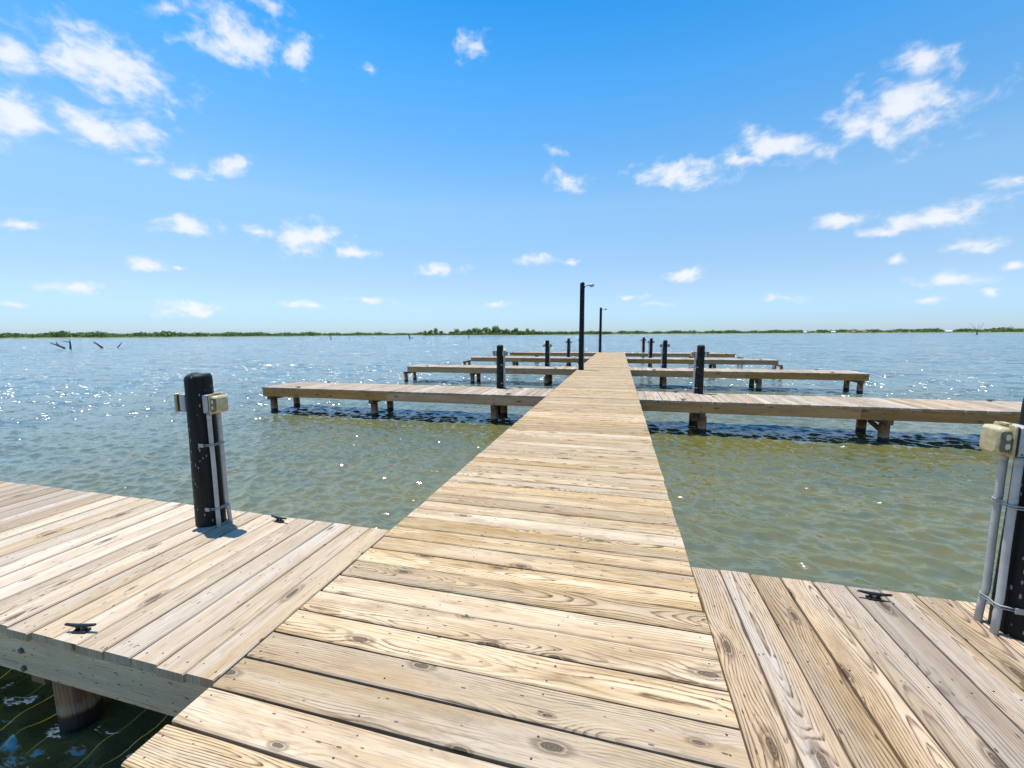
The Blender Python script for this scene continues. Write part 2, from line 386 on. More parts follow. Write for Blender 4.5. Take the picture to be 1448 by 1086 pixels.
def build_water():
    xs = axis(-4500, 4500, -7.0, 6.5, 0.028, 0.0135)
    ys = axis(-400, 6500, 0.0, 8.0, 0.028, 0.0135)
    cx = np.gradient(xs); cy = np.gradient(ys)
    X, Y = np.meshgrid(xs, ys); cell = np.maximum(cx[None, :], cy[:, None])
    Z = np.zeros_like(X); DX = np.zeros_like(X); DY = np.zeros_like(X)
    rng = np.random.default_rng(11)
    NW = 110
    lam = np.exp(rng.uniform(np.log(0.10), np.log(1.3), NW))
    main = R(-112)                       # travelling away from the left far shore towards the camera
    th = main + rng.normal(0, R(42), NW)
    ph = rng.uniform(0, 2 * PI, NW)
    shape = np.exp(-0.5 * ((np.log(lam) - np.log(0.19)) / 0.68) ** 2)
    ak = shape / np.sqrt((shape ** 2).sum() / 2) * 0.285     # rms slope
    for i in range(NW):
        k = 2 * PI / lam[i]; a = ak[i] / k
        w = np.clip((lam[i] / cell - 2.5) / 3.0, 0, 1)
        rows = np.where(w.max(axis=1) > 0)[0]
        if len(rows) == 0: continue
        r0, r1 = rows[0], rows[-1] + 1
        cols = np.where(w.max(axis=0) > 0)[0]; c0, c1 = cols[0], cols[-1] + 1
        sl = (slice(r0, r1), slice(c0, c1))
        p = k * (X[sl] * math.cos(th[i]) + Y[sl] * math.sin(th[i])) + ph[i]
        ww = w[sl] * a
        Z[sl] += ww * np.cos(p)
        s = np.sin(p) * ww * 0.8
        DX[sl] -= s * math.cos(th[i]); DY[sl] -= s * math.sin(th[i])
    V = np.stack([X + DX, Y + DY, Z], axis=-1).reshape(-1, 3).astype(np.float32)
    ny, nx = X.shape
    idx = np.arange(ny * nx, dtype=np.int32).reshape(ny, nx)
    Q = np.stack([idx[:-1, :-1], idx[:-1, 1:], idx[1:, 1:], idx[1:, :-1]], axis=-1).reshape(-1, 4)
    me = bpy.data.meshes.new('water')
    me.vertices.add(len(V)); me.vertices.foreach_set('co', V.ravel())
    me.loops.add(Q.size); me.loops.foreach_set('vertex_index', Q.ravel())
    me.polygons.add(len(Q)); me.polygons.foreach_set('loop_start', np.arange(0, Q.size, 4, dtype=np.int32))
    me.polygons.foreach_set('use_smooth', np.ones(len(Q), dtype=bool))
    me.update(calc_edges=True)
    m, N, bs = new_mat('lake_water')
    tc = N.n('ShaderNodeTexCoord')
    sm = N.n('ShaderNodeMapping'); N.put(sm.inputs['Vector'], tc.outputs['Object'])
    sm.inputs['Rotation'].default_value = (0, 0, R(22)); sm.inputs['Scale'].default_value = (1.1, 2.6, 1.0)
    big = N.math('ADD', N.math('MULTIPLY', N.step(N.noise(tc.outputs['Object'], 0.35, 3, 0.5), 0.3, 0.7), 0.5), N.math('MULTIPLY', N.step(N.noise(sm.outputs[0], 1.3, 5, 0.6, 0.8), 0.36, 0.64), 0.6), clamp=True)  # streaky mix paints ripple contrast, olive against grey-teal reflection, into the colour
    # silty olive round the docks; reflected sky blue painted into the colour further out
    off = N.n('ShaderNodeVectorMath', operation='SUBTRACT'); N.put(off.inputs[0], tc.outputs['Object']); off.inputs[1].default_value = (1.2, 2.5, 0)
    dl = N.n('ShaderNodeVectorMath', operation='LENGTH'); N.put(dl.inputs[0], off.outputs[0])
    sky_tint = N.step(N.math('MULTIPLY_ADD', N.noise(tc.outputs['Object'], 0.25, 3, 0.5), 5.0, dl.outputs['Value']), 5.0, 26.0)
    N.put(bs.inputs['Base Color'], N.mix(sky_tint, N.mix(big, (0.142, 0.120, 0.014), (0.100, 0.107, 0.040)), (0.110, 0.168, 0.168)))
    RO = bs.inputs['Roughness']
    bs.inputs['IOR'].default_value = 2.2
    mp = N.n('ShaderNodeMapping'); N.put(mp.inputs['Vector'], tc.outputs['Object'])
    mp.inputs['Rotation'].default_value = (0, 0, R(22)); mp.inputs['Scale'].default_value = (0.62, 1.0, 1.0)
    h2 = N.noise(mp.outputs[0], 11.0, 3.0, 0.6, 0.4)
    b2 = N.n('ShaderNodeBump'); b2.inputs['Strength'].default_value = 0.55; b2.inputs['Distance'].default_value = 0.012
    N.put(b2.inputs['Height'], h2)
    # open water beyond the modelled waves: facets of small waves turn the surface normal
    ln = N.n('ShaderNodeVectorMath', operation='LENGTH'); N.put(ln.inputs[0], tc.outputs['Object'])
    openw = N.step(ln.outputs['Value'], 4.0, 28.0, 0.06, 1.0)
    N.put(RO, N.step(ln.outputs['Value'], 3.0, 40.0, 0.11, 0.16))
    def facets(scale, det, amt):
        nz = N.n('ShaderNodeTexNoise'); N.put(nz.inputs['Vector'], mp.outputs[0]); nz.inputs['Scale'].default_value = scale
        nz.inputs['Detail'].default_value = det; nz.inputs['Roughness'].default_value = 0.6
        q = N.n('ShaderNodeVectorMath', operation='SUBTRACT'); N.put(q.inputs[0], nz.outputs['Color']); q.inputs[1].default_value = (0.5, 0.5, 0.5)
        r = N.n('ShaderNodeVectorMath', operation='MULTIPLY'); N.put(r.inputs[0], q.outputs[0]); r.inputs[1].default_value = (amt, amt, 0.0)
        return r.outputs[0]
    ad = N.n('ShaderNodeVectorMath', operation='ADD'); N.put(ad.inputs[0], facets(0.9, 6.0, 3.0)); N.put(ad.inputs[1], facets(0.11, 3.0, 0.9))
    sc2 = N.n('ShaderNodeVectorMath', operation='SCALE'); N.put(sc2.inputs[0], ad.outputs[0]); N.put(sc2.inputs['Scale'], openw)
    tot = N.n('ShaderNodeVectorMath', operation='ADD'); ad2 = N.n('ShaderNodeVectorMath', operation='ADD'); N.put(ad2.inputs[0], sc2.outputs[0]); N.put(ad2.inputs[1], facets(11.0, 4.0, 0.8))
    N.put(tot.inputs[0], b2.outputs['Normal']); N.put(tot.inputs[1], ad2.outputs[0])
    # steep little crests here and there
    mk = N.math('MULTIPLY', N.step(N.noise(mp.outputs[0], 1.6, 3, 0.6), 0.42, 0.58), N.step(ln.outputs['Value'], 6.5, 20.0, 0.0, 1.0))
    cr = N.n('ShaderNodeVectorMath', operation='SCALE'); N.put(cr.inputs[0], facets(6.5, 3.0, 8.0)); N.put(cr.inputs['Scale'], mk)
    tt = N.n('ShaderNodeVectorMath', operation='ADD'); N.put(tt.inputs[0], tot.outputs[0]); N.put(tt.inputs[1], cr.outputs[0]); tot = tt
    nrm = N.n('ShaderNodeVectorMath', operation='NORMALIZE'); N.put(nrm.inputs[0], tot.outputs[0])
    N.put(bs.inputs['Normal'], nrm.outputs[0])
    me.materials.append(m)
    o = bpy.data.objects.new('water', me); o.location = (0, 0, WATER_Z)
    col.objects.link(o)
    return tag(o, kind='structure')
build_water()

# lake bed: one ground sheet under everything, out to the horizon
g = MB(); g.v = [(-9000, -9000, 0), (9000, -9000, 0), (9000, 9000, 0), (-9000, 9000, 0)]; g.face([0, 1, 2, 3])
tag(g.build('ground', simple('lake_bed', (0.12, 0.10, 0.06), 0.9, 0, 0.3, 0.4), None, (0, 0, -4.0)), kind='structure')

# ------------------------------------------------------------------ dock
def rc(tone=0.0, spread=0.15):
    return (random.random(), min(1, max(0, tone + random.uniform(-spread, spread))), random.random())

WX0, WX1 = -1.414, 0.410
PITCH = 0.1455

def pile_mesh(rad, top, lean=0.0):
    b = MB()
    n = 6; pts = []; rr = []
    for i in range(n + 1):
        k = i / n; z = -2.2 + (top + 2.2) * k
        pts.append((lean * (1 - k) + random.uniform(-.004, .004), random.uniform(-.004, .004), z)); rr.append(rad * (1.06 - 0.1 * k))
    b.tube(pts, rr, 18)
    return b

def make_walkway():
    root = empty('boardwalk', (0, 0, 0), label='long central boardwalk of yellowish crosswise planks running straight out to the last docks', cat='boardwalk')
    b = MB(); y = -3.0; i = 0
    END = 29.15
    # the seam nearest the left dock sits at y = 0.903 in the photograph
    y = 0.903 - PITCH * 27
    while y < END - 0.05:
        w = PITCH - random.uniform(0.006, 0.0105)
        tone = 0.0
        c = rc(random.choice([0, 0, 0.05, 0.15, 0.3, 0.5]), 0.08)
        dz = random.uniform(-0.0015, 0.0015)
        e0, e1 = random.uniform(-0.005, 0.005), random.uniform(-0.005, 0.005)
        near = y < 9
        b.board((WX0 + e0, y + w / 2, dz), (1, 0, 0), WX1 - WX0 + e1 - e0, (0, 1, 0), w, 0.038, c, 8 if near else 4, 0.005, 0.003, 0, 0.0012)
        if y < 12:
            for x in (WX0 + 0.045, WX0 + 0.62, WX1 - 0.62, WX1 - 0.045):
                for s in (-0.037, 0.037):
                    b.disc((x + random.uniform(-.02, .02), y + w / 2 + s + random.uniform(-.009, .009), dz), random.uniform(0.0032, 0.0052), 6, (0.5, 0.5, 0.5), 1, 0.0008)
        y += PITCH; i += 1
    b.build('decking', [W_WALK, M_NAIL], root)
    for x, sd in ((WX0 + 0.012, -1), (WX1 - 0.012, 1)):
        f = MB(); y = -3.0
        while y < END - 0.1:
            L = min(4.88, END - 0.03 - y)
            f.board((x, y, -0.040), (0, 1, 0), L - 0.004, (0, 0, 1) if False else (sd, 0, 0), 0.038, 0.184, rc(0.1), 3, 0.002)
            y += 4.88
        # narrow board standing on edge: its wide face is the side
        f.build('edge_board', W_FASC, root)
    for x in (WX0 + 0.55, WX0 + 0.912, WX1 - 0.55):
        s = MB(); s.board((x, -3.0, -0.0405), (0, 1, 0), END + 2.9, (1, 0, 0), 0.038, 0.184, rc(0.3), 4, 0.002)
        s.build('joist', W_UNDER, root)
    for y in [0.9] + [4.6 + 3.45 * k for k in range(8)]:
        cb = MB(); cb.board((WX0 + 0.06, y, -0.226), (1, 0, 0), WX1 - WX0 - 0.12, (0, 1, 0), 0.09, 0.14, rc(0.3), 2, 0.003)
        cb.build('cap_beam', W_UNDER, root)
        for x in (WX0 + 0.22, WX1 - 0.22):
            pile_mesh(0.085, -0.367).build('pile', M_PILE, root, (x, y, 0))
make_walkway()

def make_finger(side, n, y0, x_end, words, deck_mat, fasc_mat, tonef=None):
    """side -1 left / +1 right; planks run along y, from the boardwalk edge out to x_end"""
    D = 1.22
    xj = WX0 - 0.007 if side < 0 else WX1 + 0.007
    root = empty('finger_dock', (xj, y0, 0), label=words, cat='dock', group='finger docks branching off the boardwalk')
    length = abs(x_end - xj)
    b = MB(); x = 0.0
    while x < length - 0.04:
        w = PITCH - random.uniform(0.006, 0.011)
        if x + w > length + 0.05: break
        tone = tonef(x) if tonef else random.choice([0, 0.05, 0.1, 0.35])
        c = rc(tone, 0.06)
        e0, e1 = random.uniform(-0.006, 0.006), random.uniform(-0.006, 0.006)
        dz = random.uniform(-0.002, 0.002)
        b.board((side * (x + w / 2), e0, dz), (0, 1, 0), D + e1 - e0, (1, 0, 0), w, 0.038, c, 6 if n == 0 else 3, 0.005, 0.002, 0, 0.001)
        if n < 2:
            for yy in (0.05, 0.61, D - 0.05):
                for s in (-0.036, 0.036):
                    b.disc((side * (x + w / 2) + s + random.uniform(-.01, .01), yy + random.uniform(-.02, .02), dz), random.uniform(0.003, 0.0048), 6, (.5, .5, .5), 1, 0.0008)
        x += PITCH
    length = x
    b.build('decking', [deck_mat, M_NAIL], root)
    # boards on edge round the rim; their top butts under the planks
    for k, yy in enumerate((0.032, D - 0.032)):
        f = MB(); xx = 0.004
        while xx < length - 0.06:
            L = min(3.66, length - 0.02 - xx)
            f.board((side * xx, yy, -0.0405), (side, 0, 0), L - 0.003, (0, -1 if k == 0 else 1, 0), 0.038, 0.182, rc(0.05), 3, 0.002)
            xx += 3.66
        fo = f.build('fascia_board', fasc_mat, root)
        if k == 0:
            for bx in (1.11, 4.0, 6.75):
                for bz in (-0.112, -0.198):
                    bb = MB(); bb.tube([(side * bx, yy - 0.0185, bz), (side * bx, yy - 0.027, bz), (side * bx, yy - 0.030, bz)], [0.013, 0.013, 0.007], 12)
                    bb.build('bolt', M_BOLT, fo)
    f = MB(); f.board((side * (length - 0.035), 0.053, -0.0405), (0, 1, 0), D - 0.106, (side, 0, 0), 0.038, 0.182, rc(0.2), 2, 0.002)
    f.build('end_board', fasc_mat, root)
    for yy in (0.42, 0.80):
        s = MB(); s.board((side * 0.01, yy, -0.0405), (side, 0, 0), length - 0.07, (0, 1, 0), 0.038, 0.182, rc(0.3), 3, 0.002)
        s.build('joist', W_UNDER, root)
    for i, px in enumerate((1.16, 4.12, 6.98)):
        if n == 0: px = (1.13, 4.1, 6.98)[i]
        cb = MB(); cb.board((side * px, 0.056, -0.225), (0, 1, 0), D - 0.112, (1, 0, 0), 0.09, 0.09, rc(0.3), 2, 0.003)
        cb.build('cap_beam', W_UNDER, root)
        for yy in (0.19, 0.94):
            pile_mesh(0.082, -0.317).build('pile', M_PILE, root, (side * px + random.uniform(-.02, .02), yy, 0))
        if side > 0 and i == 1:
            br = MB(); br.board((side * px + 0.095, 0.28, -0.50), Vector((0, 0.6, 0.17)).normalized(), 0.60, (1, 0, 0), 0.035, 0.085, rc(0.4), 1, 0.002)
            br.build('brace', W_UNDER, root)
    return root

ORD = ['nearest', 'second', 'third', 'fourth', 'farthest']
ROWS = [(1.063, -8.55, 7.85), (8.25, -8.60, 7.75), (15.0, -8.22, 7.50), (21.65, -7.92, 7.30), (27.95, -7.45, 7.05)]
def near_left_tone(x):
    return random.choice([0.9, 1.0, 0.95, 0.7]) if x > 2.45 else (0.3 if x < 0.4 else random.choice([0, 0, 0.04, 0.15]))
for n, (y0, xl, xr) in enumerate(ROWS):
    if n == 0:
        make_finger(-1, n, y0, xl, 'pale bleached timber dock with a knotty side board, nearest dock on the left', W_LEFT, W_PALEF, near_left_tone)
        make_finger(1, n, y0 + 0.015, xr, 'strongly grained grey brown timber dock, nearest dock on the right', W_RIGHT, W_PALEF, lambda x: random.choice([0, 0.1, 0.3, 0.45]))
    else:
        for s, xe, wd in ((-1, xl, 'left'), (1, xr, 'right')):
            make_finger(s, n, y0, xe, 'weathered finger dock on brown piles, %s on the %s side of the boardwalk' % (ORD[n], wd), W_FAR, W_FASC)

# ------------------------------------------------------------------ mooring posts with outlet boxes
def make_post(s):
    """s = side (+1 / -1) on which the conduits run"""
    root = empty('mooring_post')
    b = MB(); prof = [(0.092, -2.3), (0.090, -0.3), (0.087, 0.0), (0.084, 0.3), (0.080, 0.6), (0.077, 0.88), (0.0765, 0.985), (0.074, 1.004), (0.066, 1.016), (0.046, 1.023), (0.016, 1.026)]
    b.tube([(random.uniform(-.0015, .0015), random.uniform(-.0015, .0015), z) for r, z in prof], [r for r, z in prof], 28)
    b.build('pole', M_POST, root)
    for t in (1, -1):
        d = s * t
        o = MB(); o.rbox((d * 0.097, 0.0, 0.83), (0.048, 0.094, 0.120), 0.006, axis='x')
        box = o.build('outlet_box', M_GREY, root)
        o = MB()
        for yy, zz in ((-0.038, 0.052), (-0.038, -0.052)):
            o.tube([(d * 0.108, -0.046, 0.83 + zz), (d * 0.108, -0.0495, 0.83 + zz)], 0.004, 8)
        o.build('screw', M_BOLT, box)
        if t < 0:      # flat hinged lid with a dark gap behind it
            o = MB(); o.rbox((d * 0.132, 0.0, 0.83), (0.024, 0.086, 0.110), 0.006, axis='x')
            o.build('gasket', M_GASK, box)
            o = MB(); o.rbox((d * 0.152, 0.0, 0.830), (0.018, 0.104, 0.126), 0.010, axis='x')
            o.build('weather_cover', M_COVER, box)
            continue
        o = MB(); o.rbox((d * 0.1265, 0.0, 0.83), (0.012, 0.098, 0.122), 0.008, axis='x')
        o.build('gasket', M_GASK, box)
        o = MB(); o.rbox((d * 0.137, 0.0, 0.831), (0.010, 0.106, 0.131), 0.010, axis='x')
        o.rbox((d * 0.166, 0.0, 0.829), (0.050, 0.094, 0.116), 0.018, axis='x', taper=0.92 if d > 0 else 1.0)
        o.rbox((d * 0.141, 0.0, 0.897), (0.022, 0.040, 0.008), 0.003, axis='x')
        cv = o.build('weather_cover', M_COVER, box)
        # dim window in the front side of the cover with two pale sockets behind it
        o = MB(); o.rbox((d * 0.164, -0.0445, 0.829), (0.036, 0.010, 0.090), 0.012, axis='y')
        o.build('cover_window', M_WIN, cv)
        o = MB()
        for z in (0.848, 0.810):
            o.rbox((d * 0.158, -0.0470, z), (0.016, 0.008, 0.026), 0.0075, axis='y')
        o.build('socket', M_SOCK, cv)
    for k, yy in enumerate((-0.034, 0.034)):
        o = MB()
        x0 = s * 0.104
        o.tube([(x0, yy, 0.765), (x0, yy, 0.70), (x0 + s * 0.002, yy, 0.40), (x0, yy, 0.16), (x0 + s * 0.006, yy * 1.15, 0.09), (x0 + s * 0.012, yy * 1.25, -0.06)], 0.0132, 12)
        o.tube([(x0, yy, 0.766), (x0, yy, 0.735)], 0.0142, 12)
        o.tube([(x0, yy, 0.60), (x0, yy, 0.57)], 0.0135, 12)
        o.build('conduit', M_PVC, root)
    for z in (0.56, 0.125):
        o = MB()
        for q in (-0.32, 0.32):
            o.tube([(s * 0.064, -0.066, z + q * .016), (s * 0.094, -0.056, z + q * .016), (s * 0.112, -0.052, z + q * .016), (s * 0.1225, -0.034, z + q * .016), (s * 0.116, -0.006, z + q * .016), (s * 0.116, 0.006, z + q * .016), (s * 0.1225, 0.034, z + q * .016), (s * 0.112, 0.052, z + q * .016), (s * 0.078, 0.062, z + q * .016)], 0.0032, 6)
        o.box((s * 0.058, -0.070, z), (0.036, 0.006, 0.024))
        o.build('strap', M_STRAP, root)
    return root

PL = make_post(1); PR = make_post(-1)
POSTS = [(-2.678, 2.095, 1.690, 2.112), (-2.70, 9.33, 1.675, 9.40), (-2.72, 16.10, 1.655, 16.10), (-2.66, 22.75, 1.64, 22.75), (-2.60, 29.02, 1.63, 29.02)]
for n, (xl, yl, xr, yr) in enumerate(POSTS):
    for src, x, y, wd in ((PL, xl, yl, 'left'), (PR, xr, yr, 'right')):
        o = src if n == 0 else copy_tree(src)
        o.location = (x, y, 0.0)
        if n == 0:
            o.rotation_euler = (0, R(-0.3), 0) if wd == 'right' else (0, R(0.2), 0)
            o['label'] = ('black speckled post with yellowed outlet covers and grey conduits on the pale nearest left dock' if wd == 'left'
                          else 'black post with grey conduits and a large yellowed cover, cut by the right picture edge')
        else:
            o.rotation_euler = (R(random.uniform(-.6, .6)), R(random.uniform(-.6, .6)), 0)
            o['label'] = 'black post with outlet boxes standing on the %s dock on the %s side' % (ORD[n], wd)
        o['category'] = 'post'; o['group'] = 'black mooring posts on the finger docks'

# ------------------------------------------------------------------ lamp posts
def make_lamp():
    root = empty('lamp_post')
    b = MB(); prof = [(0.098, -2.3), (0.093, 0.0), (0.088, 1.0), (0.083, 2.0), (0.079, 2.9), (0.078, 3.0), (0.066, 3.03), (0.03, 3.04)]
    b.tube([(random.uniform(-.004, .004), random.uniform(-.004, .004), z) for r, z in prof], [r for r, z in prof], 24)
    b.build('pole', M_POST, root)
    b = MB(); b.tube([(0.06, -0.01, 2.86), (0.12, -0.01, 2.905), (0.19, -0.01, 2.925), (0.26, -0.01, 2.928)], 0.013, 10)
    b.tube([(0.055, -0.01, 2.86), (0.095, -0.01, 2.86)], 0.03, 10)
    b.build('arm', M_IRON, root)
    b = MB()
    pts = [(0.215, -0.01, 2.932), (0.225, -0.01, 2.932), (0.27, -0.01, 2.934), (0.33, -0.01, 2.932), (0.38, -0.01, 2.927), (0.405, -0.01, 2.92), (0.412, -0.01, 2.918)]
    b.tube(pts, [0.012, 0.03, 0.048, 0.055, 0.048, 0.026, 0.006], 16)
    hd = b.build('lamp_head', M_LAMPHEAD, root)
    b = MB(); b.tube([(0.32, -0.01, 2.895), (0.32, -0.01, 2.870), (0.32, -0.01, 2.858)], [0.05, 0.044, 0.015], 16)
    b.build('lens', M_LENS, hd)
    b = MB(); b.tube([(0.094, -0.02, -0.1), (0.088, -0.02, 1.0), (0.082, -0.02, 2.0), (0.079, -0.02, 2.84)], 0.009, 8)
    b.build('conduit', M_PVC, root)
    return root
L1 = make_lamp(); L1.location = (-1.27, 14.72, 0)
tag(L1, 'tall black lamp post on the left boardwalk edge, the taller looking nearer one', 'lamp post', 'black lamp posts along the boardwalk')
L2 = copy_tree(L1); L2.location = (-1.23, 29.02, 0); L2.rotation_euler = (0, 0, R(4))
L2['label'] = 'thin looking black lamp post at the far end of the boardwalk'

# ------------------------------------------------------------------ cleats
def make_cleat():
    root = empty('dock_cleat')
    b = MB(); b.rbox((0, 0, 0.006), (0.095, 0.046, 0.012), 0.005, axis='z')
    b.build('base', M_IRON, root)
    b = MB()
    b.tube([(-0.105, 0, 0.052), (-0.098, 0, 0.051), (-0.06, 0, 0.046), (-0.02, 0, 0.042), (0.02, 0, 0.042), (0.06, 0, 0.046), (0.098, 0, 0.051), (0.105, 0, 0.052)], [0.004, 0.009, 0.0105, 0.013, 0.013, 0.0105, 0.009, 0.004], 12)
    for x in (-0.026, 0.026):
        b.tube([(x, 0, 0.01), (x * 0.9, 0, 0.026), (x * 0.8, 0, 0.042)], [0.014, 0.010, 0.011], 10)
    b.build('horn', M_IRON, root)
    b = MB()
    for x in (-0.036, 0.036):
        for y in (-0.014, 0.014):
            b.tube([(x, y, 0.011), (x, y, 0.015)], 0.005, 6)
    b.build('screws', M_BOLT, root)
    return root
C0 = make_cleat(); C0.scale = (0.66, 0.66, 0.62); first = True
for n, (y0, xl, xr) in enumerate(ROWS):
    for s in (-1, 1):
        for far in (0, 1):
            for back in (0, 1):
                if s < 0: x = -2.225 if not far else -7.62 + 0.12 * n
                else: x = 1.216 if not far else 6.66 - 0.05 * n
                y = y0 + (0.062 if not back else 1.145)
                if n == 0 and (far or (s > 0 and not back)): continue      # out of the frame
                o = C0 if first else copy_tree(C0); first = False
                o.location = (x, y, 0.0015); o.rotation_euler = (0, 0, R(random.uniform(-5, 5)))
                if n == 0 and s < 0 and not back: o.rotation_euler = (0, 0, R(13))
                o['label'] = 'black horn cleat at the %s end of the %s edge of the %s %s dock' % ('outer' if far else 'boardwalk', 'far' if back else 'near', ORD[n], 'left' if s < 0 else 'right')
                o['category'] = 'cleat'; o['group'] = 'black cleats on the dock edges'

# ------------------------------------------------------------------ far shores
def polar(az, d, z=0.0):
    return (d * math.sin(R(az)), d * math.cos(R(az)), z)

def mat_land():
    m, N, bs = new_mat('shore_grass')
    g = N.n('ShaderNodeNewGeometry'); s = N.n('ShaderNodeSeparateXYZ'); N.put(s.inputs[0], g.outputs['Position'])
    z = N.math('ADD', s.outputs[2], N.math('MULTIPLY', N.noise(g.outputs['Position'], 0.02, 4), 1.4))
    c = N.mix(N.step(z, -0.1, 0.5), (0.34, 0.30, 0.17), (0.13, 0.17, 0.05))
    N.put(bs.inputs['Base Color'], c); bs.inputs['Roughness'].default_value = 0.95
    return m
M_LAND = mat_land()
def mat_leaf(name, a, b):
    m, N, bs = new_mat(name)
    g = N.n('ShaderNodeNewGeometry'); oi = N.n('ShaderNodeObjectInfo')
    f = N.step(N.noise(g.outputs['Position'], 0.22, 4, 0.6), 0.3, 0.7)
    c = N.mix(f, a, b)
    h = N.n('ShaderNodeHueSaturation'); N.put(h.inputs['Value'], N.step(oi.outputs['Random'], 0, 1, 0.75, 1.25, False)); N.put(h.inputs['Color'], c)
    at = N.n('ShaderNodeAttribute', attribute_name='piece'); s_ = N.n('ShaderNodeSeparateColor'); N.put(s_.inputs[0], at.outputs['Color'])
    h2 = N.n('ShaderNodeHueSaturation'); N.put(h2.inputs['Value'], N.step(s_.outputs[0], 0, 1, 0.65, 1.35, False)); N.put(h2.inputs['Hue'], N.step(s_.outputs[1], 0, 1, 0.48, 0.52, False)); N.put(h2.inputs['Color'], h.outputs[0])
    N.put(bs.inputs['Base Color'], h2.outputs[0]); bs.inputs['Roughness'].default_value = 0.8
    bs.inputs['Specular IOR Level'].default_value = 0.2
    return m
M_LEAF = mat_leaf('leaves', (0.12, 0.19, 0.04), (0.21, 0.29, 0.075))
M_WOODS = mat_leaf('far_leaves', (0.115, 0.18, 0.055), (0.19, 0.265, 0.09))
M_BARK = simple('bark', (0.12, 0.095, 0.07), 0.9, 0, 0.3, 4)

def shore(azs, dfun, depth=260.0):
    b = MB(); prof = [(-14, -0.9), (0, 0.02), (6, 0.35), (16, 0.8), (45, 1.3), (depth, 2.0), (depth + 40, -2.0)]
    n0 = None
    for az in azs:
        d = dfun(az)
        for (o, z) in prof:
            b.v.append(polar(az, d + o, WATER_Z + z))
    k = len(prof)
    for i in range(len(azs) - 1):
        for j in range(k - 1):
            b.face([i * k + j, (i + 1) * k + j, (i + 1) * k + j + 1, i * k + j + 1][::-1], None, (.5, .5, .5), 0, True)
    return tag(b.build('shore', M_LAND), kind='structure')

rs = random.Random(5)
def wig(az, a=18, f=0.35, p=0.0): return a * math.sin(az * f + p) + a * 0.5 * math.sin(az * f * 2.7 + 1.3 + p)
dL = lambda az: 700 + wig(az) + max(0, az + 50) * 14
dM = lambda az: 600 + wig(az, 8, 0.6, 1.0) + max(0, az + 12) * 22
dR = lambda az: 1080 + wig(az, 25, 0.3, 2.0)
shore(np.arange(-100, -24, 1.0), dL)
shore(np.arange(-27, 0.5, 0.75), dM, 120)
shore(np.arange(-6, 90, 1.0), dR)

def crown(b, c, rx, rz, n, size, rnd, seed_c=None):
    cx, cy, cz = c
    lobes = [(rnd.uniform(-.5, .5) * rx, rnd.uniform(-.5, .5) * rx, rnd.uniform(-.35, .55) * rz, rnd.uniform(.38, .62)) for _ in range(6)]
    for _ in range(n):
        lx, ly, lz, lr = rnd.choice(lobes)
        while True:
            p = Vector((rnd.uniform(-1, 1), rnd.uniform(-1, 1), rnd.uniform(-1, 1)))
            if 0.3 < p.length < 1: break
        p = Vector((cx + lx + p.x * rx * lr, cy + ly + p.y * rx * lr, cz + lz + p.z * rz * lr))
        nrm = Vector((rnd.uniform(-1, 1), rnd.uniform(-1, 1), rnd.uniform(-.2, 1.2))).normalized()
        u = nrm.orthogonal().normalized(); w = nrm.cross(u); s = size * rnd.uniform(.6, 1.3)
        k = len(b.v); m = rnd.uniform(.5, 1.0)
        b.v += [tuple(p + u * s), tuple(p + w * s * m), tuple(p - u * s * .9), tuple(p - w * s * m * .8)]
        b.face([k, k + 1, k + 2, k + 3], None, seed_c or (rnd.random(), rnd.random(), 0.5))

def make_tree(h, w, rnd):
    root = empty('tree')
    t = MB(); t.tube([(0, 0, -1.0), (0.1, 0, h * 0.25), (-0.1, 0.1, h * 0.5), (0.1, 0, h * 0.8)], [0.3, 0.24, 0.17, 0.05], 8)
    for _ in range(4):
        a = rnd.uniform(0, 2 * PI); z = h * rnd.uniform(.3, .55)
        t.tube([(0, 0, z), (math.cos(a) * w * .25, math.sin(a) * w * .25, z + h * .14), (math.cos(a) * w * .4, math.sin(a) * w * .4, z + h * .26)], [.12, .08, .03], 6)
    t.build('trunk', M_BARK, root)
    b = MB(); crown(b, (0, 0, h * 0.50), w * 0.62, h * 0.50, 760, 0.62, rnd)
    b.build('crown', M_LEAF, root)
    return root
protos = [make_tree(h, w, rs) for h, w in ((12.5, 9), (11, 10), (13.5, 9.5), (9.5, 8.5), (8.5, 9), (10.5, 7.5))]
# az of each tree on the near spit, height factor
spots = [(-26.3, .6), (-25.6, .75), (-24.9, .85), (-24.2, .7)]
a = -22.9
while a < -10.6:
    tall = 1.0 if -20.5 < a < -13.5 else 0.72
    spots.append((a, tall * rs.uniform(.78, 1.12))); a += rs.uniform(.36, .62)
used = set()
for i, (az, sc_) in enumerate(spots):
    k = i % 6 if i < 6 else rs.randrange(6)
    o = protos[k] if k not in used else copy_tree(protos[k]); used.add(k)
    o.location = polar(az, dM(az) + rs.uniform(22, 60), WATER_Z + 0.8)
    o.scale = (sc_ * rs.uniform(.9, 1.15), sc_ * rs.uniform(.9, 1.15), sc_)
    o.rotation_euler = (0, 0, rs.uniform(0, 6.28))
    tag(o, 'leafy green tree on the wooded point left of the lamp posts across the lake', 'tree', 'trees on the wooded point')
for k, p in enumerate(protos):
    if k not in used: bpy.data.objects.remove(p)

